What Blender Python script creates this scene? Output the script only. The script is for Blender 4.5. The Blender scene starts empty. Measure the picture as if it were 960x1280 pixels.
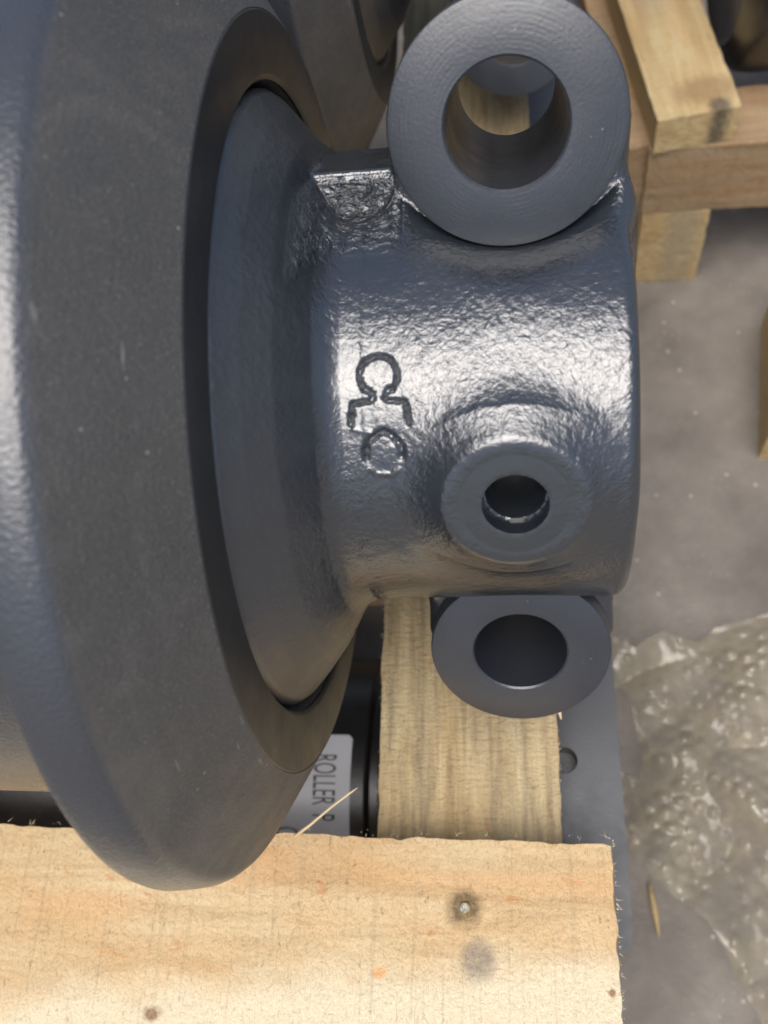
import bpy, bmesh, math, random
import numpy as np
from mathutils import Vector, Matrix, noise as mnoise
random.seed(4); np.random.seed(4)
C = bpy.context.scene.collection
SC = bpy.context.scene

# ------------------------------------------------------------ camera
HG = 0.62
ax = (0.9893368, -0.02382795, -0.14368342)
vv = (-0.04045492, 0.90274847, -0.4282623)
gg = (0.1399146, 0.42950836, 0.89215832)
cam_d = bpy.data.cameras.new('camera'); cam = bpy.data.objects.new('camera', cam_d); C.objects.link(cam)
M = Matrix(((ax[0], -ax[1], -ax[2], 0), (-vv[0], vv[1], vv[2], 0), (-gg[0], gg[1], gg[2], HG), (0, 0, 0, 1)))
cam.matrix_world = M
cam_d.sensor_fit = 'VERTICAL'; cam_d.sensor_height = 36; cam_d.lens = 36*1177.18/1280
cam_d.clip_start = 0.005; cam_d.clip_end = 500
cam_d.dof.use_dof = True; cam_d.dof.focus_distance = 0.30; cam_d.dof.aperture_fstop = cam_d.lens/2.8
SC.camera = cam
# ------------------------------------------------------------ light
W = bpy.data.worlds.new('World'); SC.world = W; W.use_nodes = True
wn = W.node_tree.nodes; wl = W.node_tree.links
sky = wn.new('ShaderNodeTexSky'); sky.sky_type = 'NISHITA'; sky.sun_disc = False
SUN_EL, SUN_AZ = math.radians(70), math.radians(185)      # azimuth from +Y, clockwise
sky.sun_elevation = SUN_EL; sky.sun_rotation = SUN_AZ; sky.air_density = 1.0; sky.dust_density = 4.5; sky.ozone_density = 1.0
wl.new(sky.outputs[0], wn['Background'].inputs[0]); wn['Background'].inputs[1].default_value = 0.078
sd = bpy.data.lights.new('sun', 'SUN'); sd.energy = 1.5; sd.angle = math.radians(52); sd.color = (1, .99, .97)
so = bpy.data.objects.new('sun', sd); C.objects.link(so)
sv = Vector((math.sin(SUN_AZ)*math.cos(SUN_EL), math.cos(SUN_AZ)*math.cos(SUN_EL), math.sin(SUN_EL)))
so.rotation_euler = sv.to_track_quat('Z', 'Y').to_euler()
SC.view_settings.view_transform = 'Standard'; SC.view_settings.look = 'None'
SC.view_settings.exposure = 0.88; SC.view_settings.gamma = 1
SC.render.engine = 'CYCLES'

# ------------------------------------------------------------ node helpers
class Mat:
    def __init__(s, name):
        s.m = bpy.data.materials.new(name); s.m.use_nodes = True
        s.n = s.m.node_tree.nodes; s.l = s.m.node_tree.links; s.b = s.n['Principled BSDF']
        s.tc = s.n.new('ShaderNodeTexCoord')
    def set(s, **k):
        for a, v in k.items(): s.b.inputs[a.replace('_', ' ')].default_value = v
        return s
    def lk(s, a, b): s.l.new(a, b)
    def map(s, scale=(1, 1, 1), rot=(0, 0, 0), loc=(0, 0, 0)):
        m = s.n.new('ShaderNodeMapping'); m.inputs['Scale'].default_value = scale
        m.inputs['Rotation'].default_value = rot; m.inputs['Location'].default_value = loc
        s.lk(s.tc.outputs['Object'], m.inputs['Vector']); return m.outputs[0]
    def noise(s, v, scale=5, detail=3, rough=.5, dist=0):
        t = s.n.new('ShaderNodeTexNoise'); s.lk(v, t.inputs['Vector']); t.inputs['Scale'].default_value = scale
        t.inputs['Detail'].default_value = detail; t.inputs['Roughness'].default_value = rough; t.inputs['Distortion'].default_value = dist
        return t.outputs['Fac']
    def voro(s, v, scale=5, feat='F1', out='Distance'):
        t = s.n.new('ShaderNodeTexVoronoi'); t.feature = feat; s.lk(v, t.inputs['Vector']); t.inputs['Scale'].default_value = scale
        return t.outputs[out]
    def ramp(s, f, stops, interp='LINEAR'):
        r = s.n.new('ShaderNodeValToRGB'); s.lk(f, r.inputs[0]); e = r.color_ramp.elements; r.color_ramp.interpolation = interp
        while len(e) < len(stops): e.new(.5)
        for el, (p, c) in zip(e, stops):
            el.position = p; el.color = c if len(c) == 4 else (*c, 1)
        return r.outputs[0]
    def g(s, f, a, b, lo=0, hi=1):
        r = s.n.new('ShaderNodeMapRange'); s.lk(f, r.inputs[0])
        for i, v in enumerate((a, b, lo, hi)): r.inputs[i+1].default_value = v
        return r.outputs[0]
    def math(s, op, a, b=None, c=None, clamp=False):
        m = s.n.new('ShaderNodeMath'); m.operation = op; m.use_clamp = clamp
        for i, x in enumerate((a, b, c)):
            if x is None: continue
            if isinstance(x, (int, float)): m.inputs[i].default_value = x
            else: s.lk(x, m.inputs[i])
        return m.outputs[0]
    def mix(s, f, a, b, mode='MIX'):
        m = s.n.new('ShaderNodeMix'); m.data_type = 'RGBA'; m.blend_type = mode
        for sock, x in ((m.inputs[0], f), (m.inputs[6], a), (m.inputs[7], b)):
            if isinstance(x, (int, float)): sock.default_value = x
            elif isinstance(x, tuple): sock.default_value = (*x, 1) if len(x) == 3 else x
            else: s.lk(x, sock)
        return m.outputs[2]
    def sep(s, v):
        t = s.n.new('ShaderNodeSeparateXYZ'); s.lk(v, t.inputs[0]); return t.outputs
    def bump(s, h, dist=.001, strength=1, prev=None):
        b = s.n.new('ShaderNodeBump'); b.inputs['Strength'].default_value = strength
        b.inputs['Distance'].default_value = dist; s.lk(h, b.inputs['Height'])
        if prev is not None: s.lk(prev, b.inputs['Normal'])
        s.lk(b.outputs[0], s.b.inputs['Normal']); return b.outputs[0]
    def blob(s, v, c, r, soft=.5):      # 1 inside a disc on the XY of v
        x, y, z = s.sep(v)
        dx = s.math('DIVIDE', s.math('SUBTRACT', x, c[0]), r[0]); dy = s.math('DIVIDE', s.math('SUBTRACT', y, c[1]), r[1])
        d = s.math('SQRT', s.math('ADD', s.math('MULTIPLY', dx, dx), s.math('MULTIPLY', dy, dy)))
        return s.g(d, 1+soft, 1-soft, 0, 1)

def steel_mat(name, base, rough, cast=0.0, orange=.00004, dust=0.0, rings=None, fine=1.0, coat=0.0, zone=False):
    M = Mat(name); P = M.tc.outputs['Object']
    big = M.noise(P, 25, 3); 
    col = M.mix(M.g(big, .3, .7), tuple(c*.9 for c in base), tuple(c*1.1 for c in base))
    sp = M.noise(P, 1900, 2, .7)
    if dust > .8:
        sm = M.noise(P, 18, 5, .7, 1.5); col = M.mix(M.g(sm, .50, .68, 0, .35), col, (.12, .11, .10)); scr = M.noise(M.map((900, 60, 60), (.3, .5, .2)), 1, 2, .5)
        col = M.mix(M.math('MULTIPLY', M.g(scr, .70, .74), M.g(M.noise(P, 22, 2), .55, .6, 0, .6)), col, (.20, .20, .20))
    if dust:
        spk = M.g(sp, .58, .70); spk2 = M.g(M.voro(P, 260), .10, .05)
        msk = M.math('MULTIPLY', spk2, M.g(M.noise(P, 60, 3), .55, .62))
        col = M.mix(M.math('MULTIPLY', spk, dust*.75), col, (.19, .18, .165))
        col = M.mix(M.math('MULTIPLY', msk, dust*1.5, clamp=True), col, (.35, .34, .31))
    if zone:      # reflected ground and sky painted in: warm dusty cone, bluer rim outside its edge
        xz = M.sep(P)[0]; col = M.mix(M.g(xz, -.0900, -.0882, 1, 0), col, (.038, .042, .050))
    M.lk(col, M.b.inputs['Base Color'])
    rn = M.noise(P, 90, 4, .6)
    rr = M.g(rn, .3, .7, rough*.85, rough*1.15)
    if cast:
        rr = M.math('MULTIPLY', rr, M.g(M.sep(P)[0], -.062, -.052, 1.9, 1.0))
    if zone:
        x, y, z = M.sep(P); rr = M.math('MULTIPLY', rr, M.g(x, -.0895, -.0870, .46, 1.0))
    M.lk(rr, M.b.inputs['Roughness'])
    M.b.inputs['IOR'].default_value = 2.05 if cast else 1.8; M.b.inputs['Coat Weight'].default_value = coat; M.b.inputs['Coat Roughness'].default_value = .12
    prev = None
    if cast:
        x, y, z = M.sep(P)
        # the top of the neck is rougher, the machined belly of the casting is smoother
        n1 = M.noise(P, 600, 3, .55, 1.2); n2 = M.voro(P, 560, 'SMOOTH_F1'); n3 = M.noise(P, 140, 2)
        h = M.math('ADD', M.math('ADD', M.math('MULTIPLY', n1, .9), M.math('MULTIPLY', n2, .45)), M.math('MULTIPLY', M.noise(P, 230, 2), 1.5))
        patch = M.g(M.noise(P, 35, 2), .32, .62, .5, 1.15)
        neck = M.g(x, -.060, -.050, .75, 1.0)
        low = M.g(y, -.05, -.012, .40, 1.0)
        h = M.math('MULTIPLY', M.math('MULTIPLY', h, patch), M.math('MULTIPLY', M.math('MULTIPLY', neck, low), M.g(M.math('SQRT', M.math('ADD', M.math('MULTIPLY', x, x), M.math('MULTIPLY', y, y))), .0150, .0195, .15, 1.0)))
        prev = M.bump(h, .00026*cast, 1)
        # sand crust on the pad between flare and lug
        bx = M.math('MULTIPLY', M.g(x, -.0585, -.0560), M.g(x, -.030, -.033)); by = M.math('MULTIPLY', M.g(y, .058, .0620), M.g(y, .0765, .0745))
        hh = M.math('MULTIPLY', M.noise(P, 230, 4, .55, 1.6), M.math('MULTIPLY', bx, by))
        prev = M.bump(hh, .0024, 1, prev)
    else:
        h = M.noise(P, 900, 2, .5)
        prev = M.bump(h, orange*6*fine, 1)
    if rings:
        x, y, z = M.sep(P); r = M.math('SQRT', M.math('ADD', M.math('MULTIPLY', x, x), M.math('MULTIPLY', y, y)))
        w = M.math('SINE', M.math('MULTIPLY', r, 5200)); w2 = M.math('SINE', M.math('MULTIPLY', r, 2100))
        w = M.math('MULTIPLY', M.math('ADD', w, w2), M.g(M.noise(P, 45, 2), .45, .6))
        prev = M.bump(w, rings, 1, prev)
    return M.m

cast_m = steel_mat('cast_grey_paint', (.022, .0265, .033), .20, cast=1.0)
lug_m = steel_mat('machined_grey_paint', (.024, .028, .037), .38, orange=.00001, dust=.3, rings=.000009)
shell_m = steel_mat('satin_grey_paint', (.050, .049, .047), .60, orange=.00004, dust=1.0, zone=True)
black_m = steel_mat('black_steel_paint', (.012, .012, .013), .35, orange=.00002)
plate_m = steel_mat('flat_grey_paint', (.034, .036, .041), .5, orange=.00001)

def wood_mat(name, lo, mid, hi, grain_axis=0, saw=1.0, grey=0.0, knots=(), stains=(), pale=None, red=.5, streak=0):
    M = Mat(name); P = M.tc.outputs['Object']
    ga = [9, 9, 9]; ga[grain_axis] = 1.0
    v = M.map(tuple(g*1.0 for g in ga))
    g1 = M.noise(v, 9, 6, .65, 1.2); g2 = M.noise(v, 60, 4, .7)
    big = M.noise(M.map(tuple((2.4, 6, 6)[0] if i == grain_axis else 6 for i in range(3))), 4.5, 4, .6)
    col = M.ramp(g1, [(.30, lo), (.5, mid), (.72, hi)])
    col = M.mix(M.g(big, .42, .72, 0, red), col, tuple(a*b for a, b in zip(mid, (1.0, .74, .52))))
    col = M.mix(M.g(g2, .55, .8, 0, .35), col, tuple(c*.72 for c in lo))
    # torn fibre specks
    ff = [160, 160, 160]; ff[grain_axis] = 420
    fib = M.noise(M.map(tuple(ff)), 1, 3, .75); spk = M.g(fib, .62, .72)
    col = M.mix(M.math('MULTIPLY', spk, .55), col, (.20, .11, .05))
    blo = M.noise(M.map(tuple(60 if i == grain_axis else 150 for i in range(3))), 1, 3, .6, .8)
    col = M.mix(M.math('MULTIPLY', M.g(blo, .64, .72), .6), col, tuple(a*b for a, b in zip(mid, (.85, .5, .3))))
    if grey:
        gn = M.noise(M.map(tuple(8 if i == grain_axis else 60 for i in range(3))), 1, 5, .7)
        col = M.mix(M.g(gn, .38, .62, 0, grey), col, (.26, .235, .20))
    if streak:
        k1_ = M.noise(M.map(tuple(22 if i == grain_axis else 260 for i in range(3))), 1, 6, .72, .4)
        col = M.mix(M.g(k1_, .48, .62, 0, streak), col, (.17, .13, .085)); col = M.mix(M.g(k1_, .42, .32, 0, streak*.7), col, (.66, .55, .36))
    if pale:       # paler tone below a wavy line
        x, y, z = M.sep(P); wob = M.math('MULTIPLY', M.math('SUBTRACT', M.noise(P, 22, 4, .6), .5), .030)
        line = M.math('ADD', M.math('ADD', M.math('MULTIPLY', x, pale[1]), y), wob)
        col = M.mix(M.g(line, pale[0]-.007, pale[0]+.007, pale[3], 0), col, pale[2])
        col = M.mix(M.math('MULTIPLY', spk, .35), col, (.22, .13, .06))
    for (cx, cy, rx, ry, c, amt) in list(knots)+list(stains):
        wob = M.n.new('ShaderNodeVectorMath'); wob.operation = 'ADD'
        tt = M.n.new('ShaderNodeTexNoise'); M.lk(P, tt.inputs['Vector']); tt.inputs['Scale'].default_value = 260; tt.inputs['Detail'].default_value = 3
        sc = M.n.new('ShaderNodeVectorMath'); sc.operation = 'SCALE'; M.lk(tt.outputs['Color'], sc.inputs[0]); sc.inputs['Scale'].default_value = .0045
        M.lk(P, wob.inputs[0]); M.lk(sc.outputs[0], wob.inputs[1])
        b = M.blob(wob.outputs[0], (cx+.0022, cy+.0022), (rx, ry), .35)
        b = M.math('MULTIPLY', b, M.g(M.noise(P, 420, 3, .7), .2, .6, .55, 1))
        col = M.mix(M.math('MULTIPLY', b, amt), col, c)
    st = [14, 14, 14]; st[grain_axis] = 420; lt = M.noise(M.map(tuple(st)), 1, 1, .4)
    col = M.mix(M.math('MULTIPLY', M.g(lt, .58, .70), .20*saw), col, tuple(c*.5 for c in mid))
    M.lk(col, M.b.inputs['Base Color'])
    M.set(Roughness=.78); M.b.inputs['Specular IOR Level'].default_value = .25
    # saw lines across the grain + raised fibres
    ss = [10, 10, 10]; ss[grain_axis] = 700
    sw = M.noise(M.map(tuple(ss)), 1, 2, .5); s2 = M.noise(M.map(tuple(20 if i != grain_axis else 180 for i in range(3))), 1, 3)
    h = M.math('ADD', M.math('MULTIPLY', sw, .5*saw), M.math('ADD', M.math('MULTIPLY', s2, .6*saw), M.math('MULTIPLY', fib, 1.0)))
    h = M.math('ADD', h, M.math('MULTIPLY', M.noise(P, 420, 4, .7), .8))
    M.bump(h, .0015, 1)
    return M.m

# ------------------------------------------------------------ mesh helpers
def link(name, me, mat=None, parent=None, loc=None, rot=None):
    o = bpy.data.objects.new(name, me); C.objects.link(o)
    if mat is not None and me is not None: me.materials.append(mat)
    if parent is not None: o.parent = parent
    if loc is not None: o.location = loc
    if rot is not None: o.rotation_euler = rot
    return o
def tag(o, label=None, cat=None, group=None, kind=None):
    for k, v in (('label', label), ('category', cat), ('group', group), ('kind', kind)):
        if v: o[k] = v
    return o
def mesh(name, V, F, smooth=False, angle=None):
    me = bpy.data.meshes.new(name); me.from_pydata([tuple(v) for v in V], [], F); me.update()
    if smooth:
        me.polygons.foreach_set('use_smooth', [True]*len(me.polygons))
        if angle: me.set_sharp_from_angle(angle=math.radians(angle))
    return me
def lathe(name, prof, n=128, axis='x', closed=True):
    V = []; F = []
    for (s, r) in prof:
        for i in range(n):
            t = 2*math.pi*i/n
            V.append((s, r*math.cos(t), r*math.sin(t)) if axis == 'x' else (r*math.cos(t), r*math.sin(t), s))
    m = len(prof)
    for j in range(m if closed else m-1):
        k = (j+1) % m
        for i in range(n):
            i2 = (i+1) % n; F.append((j*n+i, j*n+i2, k*n+i2, k*n+i))
    me = mesh(name, V, F, True, 35)
    bm = bmesh.new(); bm.from_mesh(me); bmesh.ops.recalc_face_normals(bm, faces=bm.faces); bm.to_mesh(me); bm.free()
    me.polygons.foreach_set('use_smooth', [True]*len(me.polygons)); me.set_sharp_from_angle(angle=math.radians(35))
    return me
def rough_board(name, size, res=.004, jit=.0006, seed=0, bow=0.0):
    """sawn timber: a box cut into small faces whose arrises are chipped and wavy. origin at the centre of the top face"""
    sx, sy, sz = size; bm = bmesh.new(); bmesh.ops.create_cube(bm, size=1)
    for v in bm.verts: v.co = Vector((v.co.x*sx, v.co.y*sy, (v.co.z-.5)*sz))
    for axis, L in ((0, sx), (1, sy), (2, sz)):
        n = max(1, min(160, int(L/res)))
        for i in range(1, n):
            no = [0, 0, 0]; no[axis] = 1; co = [0, 0, 0]; lo = -L/2 if axis < 2 else -L
            co[axis] = lo+L*i/n
            g = bm.verts[:]+bm.edges[:]+bm.faces[:]
            bmesh.ops.bisect_plane(bm, geom=g, plane_co=co, plane_no=no)
    so = Vector((seed*7.3, seed*3.1, 0))
    for v in bm.verts:
        c = v.co
        ex = abs(abs(c.x)-sx/2) < 1e-5; ey = abs(abs(c.y)-sy/2) < 1e-5; ez = c.z > -1e-5 or c.z < -sz+1e-5
        ne = ex+ey+ez; p = c*160+so
        d = mnoise.noise_vector(p)*jit+mnoise.noise_vector(c*30+so)*jit*1.2
        k = 1.0 if ne >= 2 else .35
        v.co = c+Vector(d)*k
        if ne >= 2:
            ctr = Vector((0, 0, -sz/2)); inw = Vector((-math.copysign(1, c.x)*ex, -math.copysign(1, c.y)*ey, -math.copysign(1, c.z-ctr.z)*ez))
            v.co += inw*max(0, mnoise.noise(c*220+so)+.15)*jit*1.4
    me = bpy.data.meshes.new(name); bm.to_mesh(me); bm.free()
    me.polygons.foreach_set('use_smooth', [True]*len(me.polygons)); me.set_sharp_from_angle(angle=math.radians(50))
    return me
def tube(name, pts, rads, n=6):
    V = []; F = []; pts = [Vector(p) for p in pts]
    for j, p in enumerate(pts):
        d = (pts[min(j+1, len(pts)-1)]-pts[max(j-1, 0)]).normalized(); a = d.orthogonal().normalized(); b = d.cross(a)
        for i in range(n):
            t = 2*math.pi*i/n; V.append(p+(a*math.cos(t)+b*math.sin(t))*rads[j])
    for j in range(len(pts)-1):
        for i in range(n): F.append((j*n+i, j*n+(i+1) % n, (j+1)*n+(i+1) % n, (j+1)*n+i))
    F.append(tuple(range(n))[::-1]); F.append(tuple((len(pts)-1)*n+i for i in range(n)))
    return mesh(name, V, F, True)

# ------------------------------------------------------------ the casting: a signed distance field turned into a mesh
def smin(a, b, k):
    h = np.clip(.5+.5*(b-a)/k, 0, 1); return b*(1-h)+a*h-k*h*(1-h)
def smax(a, b, k): return -smin(-a, -b, k)
def box(P, c, h, r):
    q = np.abs(P-np.array(c))-(np.array(h)-r); return np.linalg.norm(np.maximum(q, 0), axis=-1)+np.minimum(q.max(-1), 0)-r
def cylx(P, r, x0, x1, rd):
    d0 = np.hypot(P[..., 1], P[..., 2])-(r-rd); d1 = np.abs(P[..., 0]-(x0+x1)/2)-((x1-x0)/2-rd)
    return np.minimum(np.maximum(d0, d1), 0)+np.hypot(np.maximum(d0, 0), np.maximum(d1, 0))-rd
def cylz(P, c, r, z0, z1, rd):
    d0 = np.hypot(P[..., 0]-c[0], P[..., 1]-c[1])-(r-rd); d1 = np.abs(P[..., 2]-(z0+z1)/2)-((z1-z0)/2-rd)
    return np.minimum(np.maximum(d0, d1), 0)+np.hypot(np.maximum(d0, 0), np.maximum(d1, 0))-rd
FLX = np.array([-.12, -.0735, -.0710, -.066, -.0600, -.0560, -.0530, -.0500, -.046, .1])
FLR = np.array([.1003, .1003, .0985, .0925, .0842, .0765, .0708, .0665, .0620, .05])
LY, LZ, RB = .08845, .0236, .0656
def seg(X, Y, a, b):
    a = np.array(a); b = np.array(b); d = b-a; px = X-a[0]; py = Y-a[1]
    t = np.clip((px*d[0]+py*d[1])/(d@d), 0, 1); return np.hypot(px-t*d[0], py-t*d[1])
def logo(P):
    X = P[..., 0]; A = np.arctan2(P[..., 1], P[..., 2])*RB
    wob = .00008*np.sin(X*2300+A*900)+.00006*np.sin(A*2900-X*1300); X = X+wob; A = A-wob
    cx, ca, r = -.0357, .0347, .0051
    ring = np.abs(np.hypot((X-cx)*1.0, (A-ca)*.95)-r); ring = np.where((A < ca-r*.72) & (np.abs(X-cx) < .0032), 1., ring)
    out = ring
    pl = [[(-.0391, .0312), (-.0376, .0298), (-.0373, .0287), (-.0380, .0278), (-.0430, .0273), (-.0437, .0218)],
          [(-.0325, .0312), (-.0339, .0298), (-.0342, .0287), (-.0335, .0278), (-.0289, .0274), (-.0282, .0245), (-.0278, .0214)]]
    for L in pl:
        for a, b in zip(L[:-1], L[1:]): out = np.minimum(out, seg(X, A, a, b))
    out = np.where(out > .5, 1, out)
    g1 = np.clip(1-out/.00098, 0, 1)
    arc = np.full_like(X, 1.)
    for L in ([(-.0354, .0196), (-.0374, .0184), (-.0392, .0168), (-.0402, .0146), (-.0402, .0124)], [(-.0348, .0196), (-.0328, .0184), (-.0312, .0168), (-.0302, .0146), (-.0303, .0124)]):
        for a, b in zip(L[:-1], L[1:]): arc = np.minimum(arc, seg(X, A, a, b))
    g2 = np.clip(1-arc/.0013, 0, 1)
    lw = np.minimum(np.minimum(seg(X, A, (-.0392, .0094), (-.0375, .0078)), seg(X, A, (-.0375, .0078), (-.0335, .0074))), seg(X, A, (-.0335, .0074), (-.0313, .0090)))
    lowr = np.clip(1-lw/.0013, 0, 1)*.6
    bt = np.clip(1-seg(X, A, (-.0432, .0205), (-.0375, .0192))/.0011, 0, 1)*.5
    s = lambda t: t*t*(3-2*t)
    return np.minimum(g1, 1)**1.1*.0010+g2*.0010-(s(lowr)+s(bt))*.0006
def sdf(P):
    x, y, z = P[..., 0], P[..., 1], P[..., 2]
    r = np.hypot(y, z)
    body = cylx(P, RB, -.10, .0332, .0036)
    fr = np.interp(x, FLX, FLR); fl = (r-fr)*.72; fl = np.maximum(fl, np.maximum(-.088-x, x+.044))
    f = smin(body, fl, .006)
    for s in (1, -1):
        lug = cylz(P, (0, s*LY), .0312, -.060, LZ-.004, .003)
        blk = box(P, (.0005, s*.060, -.026), (.0325, .030, .041), .004)
        f = smin(f, smin(lug, blk, .006), .013)
    web = box(P, (-.046, .045, -.018), (.022, .0310, .022), .006)
    f = smin(f, web, .008)
    pad = box(P, (-.0450, .0700, -.004), (.0130, .0076, .0145), .0012)
    f = smin(f, pad, .0015)
    # clear the neck side of the far end of the lug columns from the flange
    rb_ = np.hypot(x, y); boss = smax((rb_-(.0186+np.clip(.0708-z, 0, .0068)*.85))*.76, z-.0708, .0022)
    f = smin(f, boss, .010)
    for s in (1, -1):        # spot face milled round each bush, with a cutter radius
        sf = np.maximum(np.hypot(x, y-s*LY)-.0322, (LZ-.0060)-z); f = smax(f, -sf, .008)
    # seam left by the mould where the column runs down to the neck
    f = np.where(np.hypot(x, y) < .030, smax(f, z-.0708, .0008), f)
    for s in (1, -1): f = np.maximum(f, .0235-np.hypot(x, y-s*LY))        # cored clear behind each machined bush
    f = np.maximum(f, -(np.maximum(np.hypot(x, y)-.0091, .0638-z)))
    f = np.maximum(f, -(np.maximum(np.hypot(x, y)-.0083, .020-z)))
    # shallow core at the outer end face, off to the side
    f = np.maximum(f, -(np.maximum(r-.030, .026-x)))
    near = (r < RB+.003) & (z > 0) & (np.abs(x+.036) < .012) & (y > -.004) & (y < .050)
    if near.any():
        g = np.zeros_like(f); g[near] = logo(P[near]); f = f+g
    return f
def casting(vox=.00062):
    lo = np.array([-.092, -.124, -.104]); hi = np.array([.050, .124, .104])
    B = 4; n = np.ceil((hi-lo)/(vox*B)).astype(int); N = n*B+1
    idx = np.stack(np.meshgrid(*[np.arange(k) for k in n], indexing='ij'), -1).reshape(-1, 3)
    cc = lo+(idx+.5)*vox*B
    fc = np.concatenate([sdf(cc[i:i+400000]) for i in range(0, len(cc), 400000)])
    A = np.repeat(np.repeat(np.repeat(fc.reshape(n), B, 0), B, 1), B, 2).astype(np.float32)
    A = np.pad(A, ((0, 1),)*3, mode='edge')
    keep = idx[np.abs(fc) < vox*B*1.55]
    o = np.stack(np.meshgrid(*[np.arange(B+1)]*3, indexing='ij'), -1).reshape(-1, 3)
    for i in range(0, len(keep), 4000):
        g = (keep[i:i+4000, None, :]*B+o[None]).reshape(-1, 3); v = sdf(lo+g*vox)
        A[g[:, 0], g[:, 1], g[:, 2]] = v
    neg = A < 0; st = np.array([N[1]*N[2], N[2], 1])
    pts = []; ids = []; sg = []; axs = []
    for a in range(3):
        s0 = [slice(None)]*3; s1 = [slice(None)]*3; s0[a] = slice(0, -1); s1[a] = slice(1, None)
        e = np.argwhere(neg[tuple(s0)] != neg[tuple(s1)])
        e = e[(e > 0).all(1) & (e < N-2).all(1)]
        v0 = A[e[:, 0], e[:, 1], e[:, 2]]; d = np.zeros(3, int); d[a] = 1; e1 = e+d; v1 = A[e1[:, 0], e1[:, 1], e1[:, 2]]
        t = np.clip(v0/(v0-v1), .01, .99).astype(float); p = lo+e*vox; p[:, a] += t*vox
        pts.append(p); ids.append(e); sg.append(v0 < 0); axs.append(np.full(len(e), a))
    p = np.concatenate(pts); e = np.concatenate(ids); s = np.concatenate(sg); a_ = np.concatenate(axs)
    nn = np.zeros_like(p); h = vox*.2
    for k in range(3):
        d = np.zeros(3); d[k] = h
        for i in range(0, len(p), 400000):
            q = p[i:i+400000]; nn[i:i+400000, k] = sdf(q+d)-sdf(q-d)
    nn /= np.linalg.norm(nn, axis=1, keepdims=True)+1e-12
    o1 = (a_+1) % 3; o2 = (a_+2) % 3; eye = np.eye(3, dtype=int)
    base = e@st; c4 = np.stack([base-st[o1]-st[o2], base-st[o2], base, base-st[o1]], 1)
    uniq, inv = np.unique(c4.ravel(), return_inverse=True); inv = inv.reshape(-1, 4); K = len(uniq)
    cell = np.stack([uniq//st[0], (uniq % st[0])//st[1], uniq % st[1]], 1)
    fl = inv.ravel(); P4 = np.repeat(p, 4, 0); N4 = np.repeat(nn, 4, 0)
    cnt = np.bincount(fl, minlength=K)
    mass = np.stack([np.bincount(fl, P4[:, k], K) for k in range(3)], 1)/cnt[:, None]
    ATA = np.zeros((K, 3, 3)); ATb = np.zeros((K, 3)); dd = ((P4-mass[fl])*N4).sum(1)
    for i in range(3):
        ATb[:, i] = np.bincount(fl, N4[:, i]*dd, K)
        for j in range(i, 3): ATA[:, i, j] = ATA[:, j, i] = np.bincount(fl, N4[:, i]*N4[:, j], K)
    ATA += np.eye(3)*.06
    x = np.linalg.solve(ATA, ATb[..., None])[..., 0]
    V = mass+x; cl = lo+cell*vox; V = np.clip(V, cl-vox*.1, cl+vox*1.1)
    F = np.where(s[:, None], inv, inv[:, ::-1])
    me = bpy.data.meshes.new('end_collar')
    me.vertices.add(K); me.vertices.foreach_set('co', V.ravel())
    me.loops.add(len(F)*4); me.loops.foreach_set('vertex_index', F.ravel().astype(np.int32))
    me.polygons.add(len(F)); me.polygons.foreach_set('loop_start', np.arange(0, len(F)*4, 4, dtype=np.int32))
    me.update(calc_edges=True); me.validate()
    me.polygons.foreach_set('use_smooth', [True]*len(me.polygons)); me.set_sharp_from_angle(angle=math.radians(52))
    return me

# ------------------------------------------------------------ ROLLER
TH = math.radians(56)
def bush_prof(r0, r1, z0, z1, b=.0006, step=None):
    p = [(z0, r0), (z0, r1-b), (z0+b, r1)]
    if step: p += [(z1-step-.0003, r1), (z1-step, r1+.0002)]
    p += [(z1-b*1.6, r1), (z1-b*.5, r1-b*.5), (z1, r1-b*1.6), (z1, r0+.0006), (z1-.0006, r0)]
    return p
def make_roller():
    root = link('track_roller', None); root.location = (-.00135, .16988, .35116); root.rotation_euler = (TH, 0, 0)
    me = casting(); link('end_collar', me, cast_m, root)
    for s in (1, -1):
        b = lathe('mounting_bush', bush_prof(.01650, .0320, -.0900, 0), 160, 'z')
        link('mounting_bush', b, lug_m, root, (0, s*LY, LZ))
    # shell: flanges and treads, hollow at the ends
    R, a = .155, .1213
    end = [(-.0905, .070), (-.0900, .1000), (-.0725, .1022), (-.0718, .1026), (-.0712, .1200), (-.0700, .1213),
           (-.0780, .1347), (-.0876, .1508), (-.0886, .1521), (-.0900, .1532), (-.0918, .1540), (-.0950, .1546), (-.1010, .1552), (-.1032, .1546), (-.1045, .1528),
           (-.1075, .1460), (-.1110, .1320), (-.1125, .1292), (-.1150, .1283), (-.150, .1280), (-.230, .1275)]
    mir = [(-.46-s, r) for s, r in end[::-1]]
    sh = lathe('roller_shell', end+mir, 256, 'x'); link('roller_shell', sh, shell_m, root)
    face_m = steel_mat('machined_face_paint', (.018, .019, .021), .42, orange=.00001)
    link('seal_face', lathe('seal_face', [(-.0760, .1024), (-.0712, .1024), (-.0706, .1030), (-.0700, .1040), (-.0698, .1206), (-.0702, .1211), (-.0730, .1211), (-.0760, .1180)], 256, 'x'), face_m, root)
    link('shaft', lathe('shaft', [(-.44, .0), (-.44, .034), (.0240, .034), (.0253, .0328), (.0255, .0)], 96, 'x', False), lug_m, root).location = (0, 0, 0)
    return root
def copy_tree(o, parent=None):
    c = o.copy(); C.objects.link(c)
    if parent: c.parent = parent
    for ch in [k for k in bpy.data.objects if k.parent == o]: copy_tree(ch, c)
    return c
rol = make_roller()
G_R = 'painted track rollers packed on the pallets'
tag(rol, 'large dark grey track roller in front with two bolt-hole lugs and a stamped neck', 'track roller', G_R)
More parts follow.
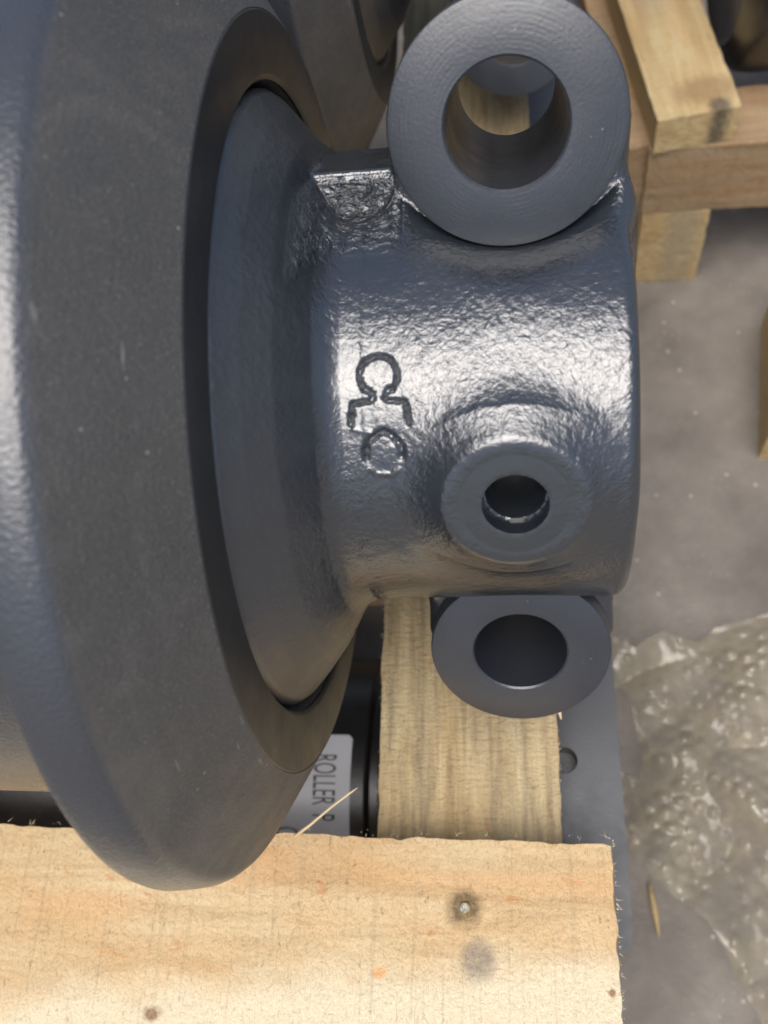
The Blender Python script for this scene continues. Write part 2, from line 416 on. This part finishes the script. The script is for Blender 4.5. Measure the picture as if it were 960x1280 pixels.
r2 = copy_tree(rol); r2.location = (-.00135+.004, .16988+.327, .35116); r2.rotation_euler = (TH+.10, 0, 0)
r2['label'] = 'dark roller packed right behind the front one, seen blurred between its flange and upper lug'
# ------------------------------------------------------------ PALLET UNDER THE ROLLERS
BX, BY, BW = .0312, .0443, .125
bp = link('wooden_pallet', None); bp.location = (-.30, .10, .0)
tag(bp, 'rough sawn pine pallet under the rollers, with a bright board across the bottom', 'pallet')
L = .62
# deck board local frame: centre of the top face
bc = Vector((BX-L/2, BY-BW/2, .235))
def bl(x, y): return (x-bc.x, y-bc.y)
k1 = bl(-.0247, .0199); k2 = bl(-.0197, .0023); k3 = bl(-.1419, -.0216); k4 = bl(-.150, -.004)
deck_m = wood_mat('sawn_pine_deck', (.50, .345, .18), (.62, .46, .26), (.70, .55, .33), 0, 1.0, 0,
    knots=[(*k1, .0064, .0060, (.15, .10, .05), .95), (*k3, .0032, .0026, (.20, .10, .05), .9), (k1[0]+.053, k1[1]-.026, .0014, .0014, (.25, .12, .06), .9)],
    stains=[(*k2, .0062, .0066, (.27, .22, .17), .85), (k1[0]-.085, k1[1]+.012, .022, .008, (.62, .36, .17), .55), (k1[0]-.0315, k1[1]-.0235, .0024, .0018, (.75, .36, .14), .8),
            (k1[0]-.150, k1[1]-.004, .026, .005, (.66, .40, .20), .5), (k1[0]+.02, k1[1]+.010, .05, .004, (.66, .38, .18), .45)],
    pale=(-.0075, -.10, (.76, .67, .47), .8), red=.55)
b1 = link('deck_board', rough_board('deck_board', (L, BW, .0225), .0026, .0007, 1), deck_m, bp)
b1.location = bc-bp.location; b1.rotation_euler = (0, 0, math.radians(-.3))
str_m = wood_mat('weathered_sawn_wood', (.36, .27, .145), (.52, .40, .215), (.64, .515, .30), 1, .22, .3, red=.3, streak=.42)
s1 = link('stringer', rough_board('stringer', (.0765, 1.00, .088), .004, .0008, 2), str_m, bp)
s1.location = Vector((-.0272, .36, .2118))-bp.location; s1.rotation_euler = (0, 0, math.radians(.5))
s2 = s1.copy(); C.objects.link(s2); s2.location.x -= .46
bm_ = wood_mat('pine_cross_board', (.50, .33, .17), (.62, .44, .25), (.70, .54, .34), 0, 1.0, .2)
b3 = link('bottom_board', rough_board('bottom_board', (L, .09, .020), .008, .0005, 3), bm_, bp)
b3.location = Vector((-.292, .246, .085))-bp.location
b4 = b3.copy(); C.objects.link(b4); b4.location.y -= .40; b4.location.z -= .0

# nail driven in beside the knot
nm = Mat('rusty_nail'); nm.lk(nm.ramp(nm.noise(nm.tc.outputs['Object'], 700, 3), [(.3, (.20, .17, .10)), (.5, (.42, .40, .36)), (.62, (.45, .38, .05)), (.75, (.16, .09, .05))]), nm.b.inputs['Base Color'])
nm.set(Roughness=.4, Metallic=.5); nm.bump(nm.noise(nm.tc.outputs['Object'], 900, 3), .0012)
nail = link('nail_head', lathe('nail_head', [(-.003, 0), (-.003, .0017), (.0006, .0021), (.0012, .0018), (.0013, .0012), (.0010, .0005), (.0009, 0)], 20, 'z', False), nm.m, bp)
nail.location = Vector((-.0245, .0187, .2352))-bp.location; nail.rotation_euler = (.2, .15, 0)
# torn fibres along the edges
fm = Mat('pale_splinter').set(Roughness=.6); fm.b.inputs['Base Color'].default_value = (.80, .64, .38, 1)
sp = link('splinter', tube('splinter', [(-.0922, .0425, .2345), (-.085, .0465, .2400), (-.075, .0520, .2500), (-.067, .0560, .2572), (-.0632, .0577, .2605)], [.0007, .00055, .00045, .0004, .00008]), fm.m, bp)
sp.location = -bp.location; sp['label'] = 'long thin splinter standing up from the edge of the board'
def fuzz(name, n, fn, parent):
    V = []; F = []
    for i in range(n):
        p, d, ln, r = fn(i); p = Vector(p); d = Vector(d).normalized(); a = d.orthogonal().normalized()*r; b = d.cross(a)
        bend = Vector(np.random.normal(0, .25, 3))*ln; k = len(V)
        V += [p+a, p-a*.5+b*.8, p-a*.5-b*.8, p+d*ln*.6+bend*.3+a*.5, p+d*ln*.6+bend*.3-a*.3+b*.4, p+d*ln*.6+bend*.3-a*.3-b*.4, p+d*ln+bend]
        F += [(k, k+1, k+4, k+3), (k+1, k+2, k+5, k+4), (k+2, k, k+3, k+5), (k+3, k+4, k+6), (k+4, k+5, k+6), (k+5, k+3, k+6)]
    o = link(name, mesh(name, V, F, True), fm.m, parent); o.location = -parent.location; o['kind'] = 'stuff'; return o
R_ = random.random; G_ = random.gauss
def f1(i):
    x = BX-.27*((int(R_()*23)+.35*R_()*R_())/23)
    return (x, BY+.0003+.0006*G_(0, 1), .2345+.0003*G_(0, 1)), (G_(0, .9), .7+R_(), G_(.3, .5)), .0005+.0034*R_()**4, .00006+.00010*R_()
fuzz('edge_fibres', 70, f1, bp)
def f2(i):
    y = BY-R_()*.085
    return (BX+.0003+(BY-y)*.005, y, .2342), (.8+R_(), G_(0, .8), G_(.3, .6)), .0006+.0022*R_()**3, .00007+.0001*R_()
fuzz('end_fibres', 60, f2, bp)
def f3(i):
    s = 1 if R_() < .5 else -1; y = .05+R_()*.11
    return (-.0272+s*.0383-(y-.36)*.0087, y, .2112), (s, G_(0, 2.2), G_(.3, .5)), .0006+.0024*R_()**3, .00008+.0001*R_()
fuzz('stringer_fibres', 70, f3, bp)
def f4(i):
    x = BX-R_()*.27; y = BY-R_()*.08
    return (x, y, .2347), (1.5*(R_()-.5)+.6, G_(0, .5), .25*R_()), .0006+.0018*R_()**2, .00004+.00006*R_()
fuzz('surface_fibres', 1500, f4, bp)
sp2 = link('splinter', tube('splinter', [(.0125, .1035, .2095), (.0142, .1000, .2110), (.0150, .0955, .2120)], [.0012, .0011, .0002]), fm.m, bp); sp2.location = -bp.location

# ------------------------------------------------------------ STEEL BESIDE AND UNDER THE STRINGER
def grid_plate():
    x0, x1, y0, y1 = -.0210, .0212, -.290, .290
    out = [(x0, y0), (x1-.004, y0), (x1-.001, y0+.005), (x1, y0+.012), (x1, y1), (x0, y1)]
    hc = (-.0030, -.2125); hr = .0058; n = 32
    bm = bmesh.new()
    ov = [bm.verts.new((x, y, 0)) for x, y in out]; hv = [bm.verts.new((hc[0]+hr*math.cos(2*math.pi*i/n), hc[1]+hr*1.0*math.sin(2*math.pi*i/n), 0)) for i in range(n)]
    es = [bm.edges.new((ov[i], ov[(i+1) % len(ov)])) for i in range(len(ov))]+[bm.edges.new((hv[i], hv[(i+1) % n])) for i in range(n)]
    bmesh.ops.triangle_fill(bm, use_beauty=True, edges=es)
    r = bmesh.ops.extrude_face_region(bm, geom=bm.faces[:]); vs = [v for v in r['geom'] if isinstance(v, bmesh.types.BMVert)]
    bmesh.ops.translate(bm, verts=vs, vec=(0, 0, -.012)); bmesh.ops.recalc_face_normals(bm, faces=bm.faces)
    me = bpy.data.meshes.new('plate'); bm.to_mesh(me); bm.free(); return me
pl = link('steel_bar', grid_plate(), plate_m); pl.location = (.0172, .295, .190); pl.rotation_euler = (0, 0, math.radians(.6))
tag(pl, 'flat grey steel bar with a drilled hole along the right side of the stringer', 'steel bar')

bk = link('hole_shade_strip', rough_board('hole_shade_strip', (.036, .56, .004), .05, .0, 1), black_m, pl); bk.location = (0, 0, -.0125)  # black strip added under the bar, standing in for shade in the hole
# black roller lying one layer lower, white label on it
lr = link('black_roller', None); lr.location = (-.0715, .085, .0765)
tag(lr, 'black steel roller lying under the pallet deck, carrying a white paper label', 'roller')
LR = .0745
prof = [(.0, 0), (.0, .058), (.002, .060), (.0040, .0605), (.0045, .0665), (.0060, .068), (-.0000, .0690), (-.0040, .0695), (-.0050, .0735), (-.0065, .0745), (-.30, .0745), (-.3015, .073), (-.3015, 0)]
prof = [(.006, 0), (.006, .056), (.0045, .0585), (.001, .059), (-.0005, .0605), (-.0010, .067), (-.0022, .0685), (-.0062, .0688), (-.0070, .0700), (-.0076, .0738), (-.0085, .0745), (-.30, .0745), (-.3015, .073), (-.3015, 0)]
link('drum', lathe('drum', prof, 128, 'x', False), black_m, lr)
wm = Mat('white_label_paper').set(Roughness=.35); wm.b.inputs['Base Color'].default_value = (.55, .56, .60, 1)
def on_drum(u, w, lift):      # u across (x), w along the circumference from the top towards -y
    a = w/LR; return (u, -math.sin(a)*(LR+lift), math.cos(a)*(LR+lift))
# label outline: rounded corners
LX0, LX1, LW0, LW1 = -.062, -.0150, -.0165, .062
V = []; F = []; nu, nw = 24, 40; rc = .002
for j in range(nw+1):
    w = LW0+(LW1-LW0)*j/nw; e = 0
    if w-LW0 < rc: e = rc-math.sqrt(max(0, rc*rc-(rc-(w-LW0))**2))
    for i in range(nu+1): V.append(on_drum(LX0+e+(LX1-LX0-2*e)*i/nu, w, .00025))
for j in range(nw):
    for i in range(nu): q = j*(nu+1)+i; F.append((q, q+1, q+nu+2, q+nu+1))
lab = link('paper_label', mesh('paper_label', V, F, True), wm.m, lr)
ink = Mat('label_ink').set(Roughness=.5); ink.b.inputs['Base Color'].default_value = (.06, .06, .065, 1)
def print_text(txt, u_base, w0, size, stretch=1.0):
    cu = bpy.data.curves.new('t', 'FONT'); cu.body = txt; cu.size = 1; cu.resolution_u = 3
    ob = bpy.data.objects.new('t', cu); C.objects.link(ob); bpy.context.view_layer.update()
    dg = bpy.context.evaluated_depsgraph_get(); me0 = bpy.data.meshes.new_from_object(ob.evaluated_get(dg))
    V = [on_drum(u_base+v.co.y*size, w0+v.co.x*size*stretch, .0005) for v in me0.vertices]; F = [tuple(p.vertices) for p in me0.polygons]
    bpy.data.objects.remove(ob); return link('printed_text', mesh('printed_text', V, F), ink.m, lr)
print_text('ROLLER  P', -.0335, -.0065, .0165, .425)
print_text('C', -.052, .0285, .0165, .425)

lr2 = copy_tree(lr); lr2.location = (-.0765, .43, .0765); lr2['label'] = 'black roller copy added low beside the upper lug to darken the gap, mostly hidden'  # added copy that covers the bright ground in this gap with black
for ch in [k for k in bpy.data.objects if k.parent == lr2 and not k.name.startswith('drum')]: bpy.data.objects.remove(ch)

# ------------------------------------------------------------ BACKGROUND PALLET
g2 = link('wooden_pallet', None); g2.location = (.16, .60, 0)
tag(g2, 'low pine pallet in the upper right corner, its block and beam facing the front', 'pallet')
pine = wood_mat('clean_pine', (.42, .29, .14), (.52, .39, .20), (.62, .49, .29), 1, .6, 0, stains=[(.006, -.045, .012, .022, (.30, .27, .20), .55), (.016, -.1012, .006, .006, (.10, .08, .06), .6)], red=.35)
pinex = wood_mat('red_pine_beam', (.28, .18, .09), (.37, .255, .14), (.46, .33, .19), 0, .8, .25)
slat_m = wood_mat('stained_pine', (.42, .29, .14), (.54, .41, .21), (.64, .51, .30), 1, .6, 0, stains=[(.010, -.150, .020, .012, (.27, .17, .08), .7), (.014, -.166, .007, .007, (.06, .055, .05), .85), (-.006, -.02, .014, .045, (.33, .31, .25), .55), (.012, .07, .010, .03, (.60, .36, .19), .6)], red=.45)
def add(name, size, loc, mat, rz=0, seed=0, p=g2):
    o = link(name, rough_board(name, size, .006, .0005, seed), mat, p); o.location = Vector(loc)-p.location; o.rotation_euler = (0, 0, rz); return o
add('block', (.048, .075, .0770), (.1163, .532, .0770), pine, 0, 5)
add('beam', (.30, .052, .0600), (.2410, .5205, .1375), pinex, .0, 6)
add('deck_board', (.053, .34, .0270), (.0953, .6630, .1650), slat_m, math.radians(8), 7)
add('side_board', (.016, .36, .1050), (.0600, .676, .1380), pinex, math.radians(8.0), 8)
add('block', (.048, .075, .0770), (.320, .532, .0770), pine, 0, 10)
r3 = link('black_roller', None); r3.location = (.142, .630, .215)
tag(r3, 'round black roller lying on the pallet in the upper right corner', 'roller')
link('drum', lathe('drum', [(.014, 0), (.014, .030), (-.002, .031), (-.002, .052), (.004, .056), (.004, .082), (.002, .086), (.006, .098), (.012, .1035), (.022, .1050), (.040, .1050), (.046, .102), (.05, .088), (.26, .087), (.26, 0)], 128, 'x', False), black_m, r3)
# timber end at the right edge of the picture
tb = link('timber_offcut', rough_board('timber_offcut', (.10, .115, .045), .006, .0006, 11), pine)
tb.location = (.226, .383, .045); tb.rotation_euler = (0, 0, math.radians(-8)); tag(tb, 'tan timber offcut lying on the ground at the right edge of the picture', 'timber')

# ------------------------------------------------------------ PLASTIC SHEET
def inside(x, y, poly):
    c = np.zeros(x.shape, bool); n = len(poly)
    for i in range(n):
        (x1, y1), (x2, y2) = poly[i], poly[(i+1) % n]
        cond = (y1 > y) != (y2 > y); c ^= cond & (x < (x2-x1)*(y-y1)/(y2-y1+1e-12)+x1)
    return c
poly = [(.050, .196), (.075, .186), (.092, .200), (.115, .199), (.130, .209), (.165, .217), (.24, .21), (.26, .10), (.25, -.08), (.17, -.085), (.142, -.045), (.124, -.015), (.107, .006), (.079, .038), (.057, .066), (.044, .090), (.040, .15)]
hole = [(.056, .158), (.064, .146), (.0755, .121), (.0755, .110), (.064, .113), (.050, .124), (.045, .145)]
def sheet():
    st = .0011; x0, x1, y0, y1 = .036, .265, -.09, .222
    nx = int((x1-x0)/st); ny = int((y1-y0)/st)
    X, Y = np.meshgrid(x0+np.arange(nx)*st, y0+np.arange(ny)*st, indexing='ij')
    wx = .004*np.sin(Y*60+X*20)+.003*np.sin(X*110); wy = .004*np.sin(X*55-Y*25)
    Xw, Yw = X+wx, Y+wy
    ins = inside(Xw, Yw, poly) & ~inside(Xw, Yw, hole)
    Z = np.zeros_like(X)
    nv = np.empty((nx, ny))
    for i in range(nx):
        for j in range(ny):
            if ins[i, j]:
                a = (X[i, j], Y[i, j], 0); nv[i, j] = abs(mnoise.noise(Vector(a)*19+Vector((3, 1, 0))))*.020+mnoise.noise(Vector(a)*42)*.003+mnoise.noise(Vector(a)*110)*.0008
            else: nv[i, j] = 0
    Z = .006+nv
    # rolled fold running from the lower left up to the right, and along the hole
    d = seg(X, Y, (.060, .072), (.135, -.022)); Z += .012*np.exp(-(d/.010)**2)
    d = seg(X, Y, (.055, .165), (.079, .112)); Z += .010*np.exp(-(d/.006)**2)
    d = seg(X, Y, (.09, .125), (.19, .03)); Z += .016*np.exp(-(d/.016)**2)
    # bubbles, hexagonal rows
    p = .0098; r = .0038; U = Xw*.86+Yw*.5; Vv = -Xw*.5+Yw*.86
    row = np.round(Vv/(p*.866)); uu = U-(row % 2)*p/2; du = uu-np.round(uu/p)*p; dv = Vv-row*p*.866
    hsh = np.sin(np.round(uu/p)*12.99+row*78.2)*43758.5; full = (hsh-np.floor(hsh)) > .45
    Z += np.where(full, .0024, .0004)*np.sqrt(np.clip(1-(du*du+dv*dv)/r**2, 0, 1))
    id_ = -np.ones((nx, ny), int); id_[ins] = np.arange(ins.sum())
    V = np.stack([X[ins], Y[ins], Z[ins]], 1)
    q = ins[:-1, :-1] & ins[1:, :-1] & ins[1:, 1:] & ins[:-1, 1:]
    F = np.stack([id_[:-1, :-1][q], id_[1:, :-1][q], id_[1:, 1:][q], id_[:-1, 1:][q]], 1)
    return mesh('bubble_wrap', V.tolist(), F.tolist(), True)
pm = Mat('bubble_film'); pm.set(Roughness=.08, IOR=1.6, Alpha=.50)
pm.lk(pm.mix(pm.g(pm.noise(pm.tc.outputs['Object'], 30, 3), .4, .6), (.50, .43, .29), (.34, .29, .18)), pm.b.inputs['Base Color'])
pm.b.inputs['Specular IOR Level'].default_value = .9
pm.lk(pm.g(pm.noise(pm.tc.outputs['Object'], 40, 4), .35, .65, .15, .50), pm.b.inputs['Alpha'])
bw = link('bubble_wrap', sheet(), pm.m); tag(bw, 'crumpled sheet of dusty clear bubble wrap lying on the ground to the right', 'bubble wrap')
chip = link('wood_chip', tube('wood_chip', [(.0705, .047, .003), (.0722, .034, .003), (.0738, .018, .002)], [.0013, .0020, .0006], 5), pine); tag(chip, 'thin wood sliver on the concrete at the lower edge of the bubble wrap', 'wood sliver')

# ------------------------------------------------------------ GROUND
gm = Mat('dusty_concrete'); P = gm.tc.outputs['Object']
c = gm.ramp(gm.noise(P, 14, 6, .62), [(.3, (.125, .108, .090)), (.5, (.200, .175, .147)), (.72, (.28, .25, .21))])
c = gm.mix(gm.g(gm.noise(P, 60, 5, .7), .35, .7, 0, .4), c, (.17, .15, .135))
c = gm.mix(gm.g(gm.voro(P, 55), .09, .05, 0, .55), c, (.55, .52, .46))
c = gm.mix(gm.math('MULTIPLY', gm.g(gm.voro(P, 170), .14, .08), gm.g(gm.noise(P, 30, 2), .5, .6, 0, .5)), c, (.42, .39, .34))
gm.lk(c, gm.b.inputs['Base Color']); gm.set(Roughness=.85); gm.bump(gm.noise(P, 220, 5, .7), .0015)
gp = link('ground', mesh('ground', [(-150, -150, 0), (150, -150, 0), (150, 150, 0), (-150, 150, 0)], [(0, 1, 2, 3)]), gm.m); tag(gp, kind='structure')
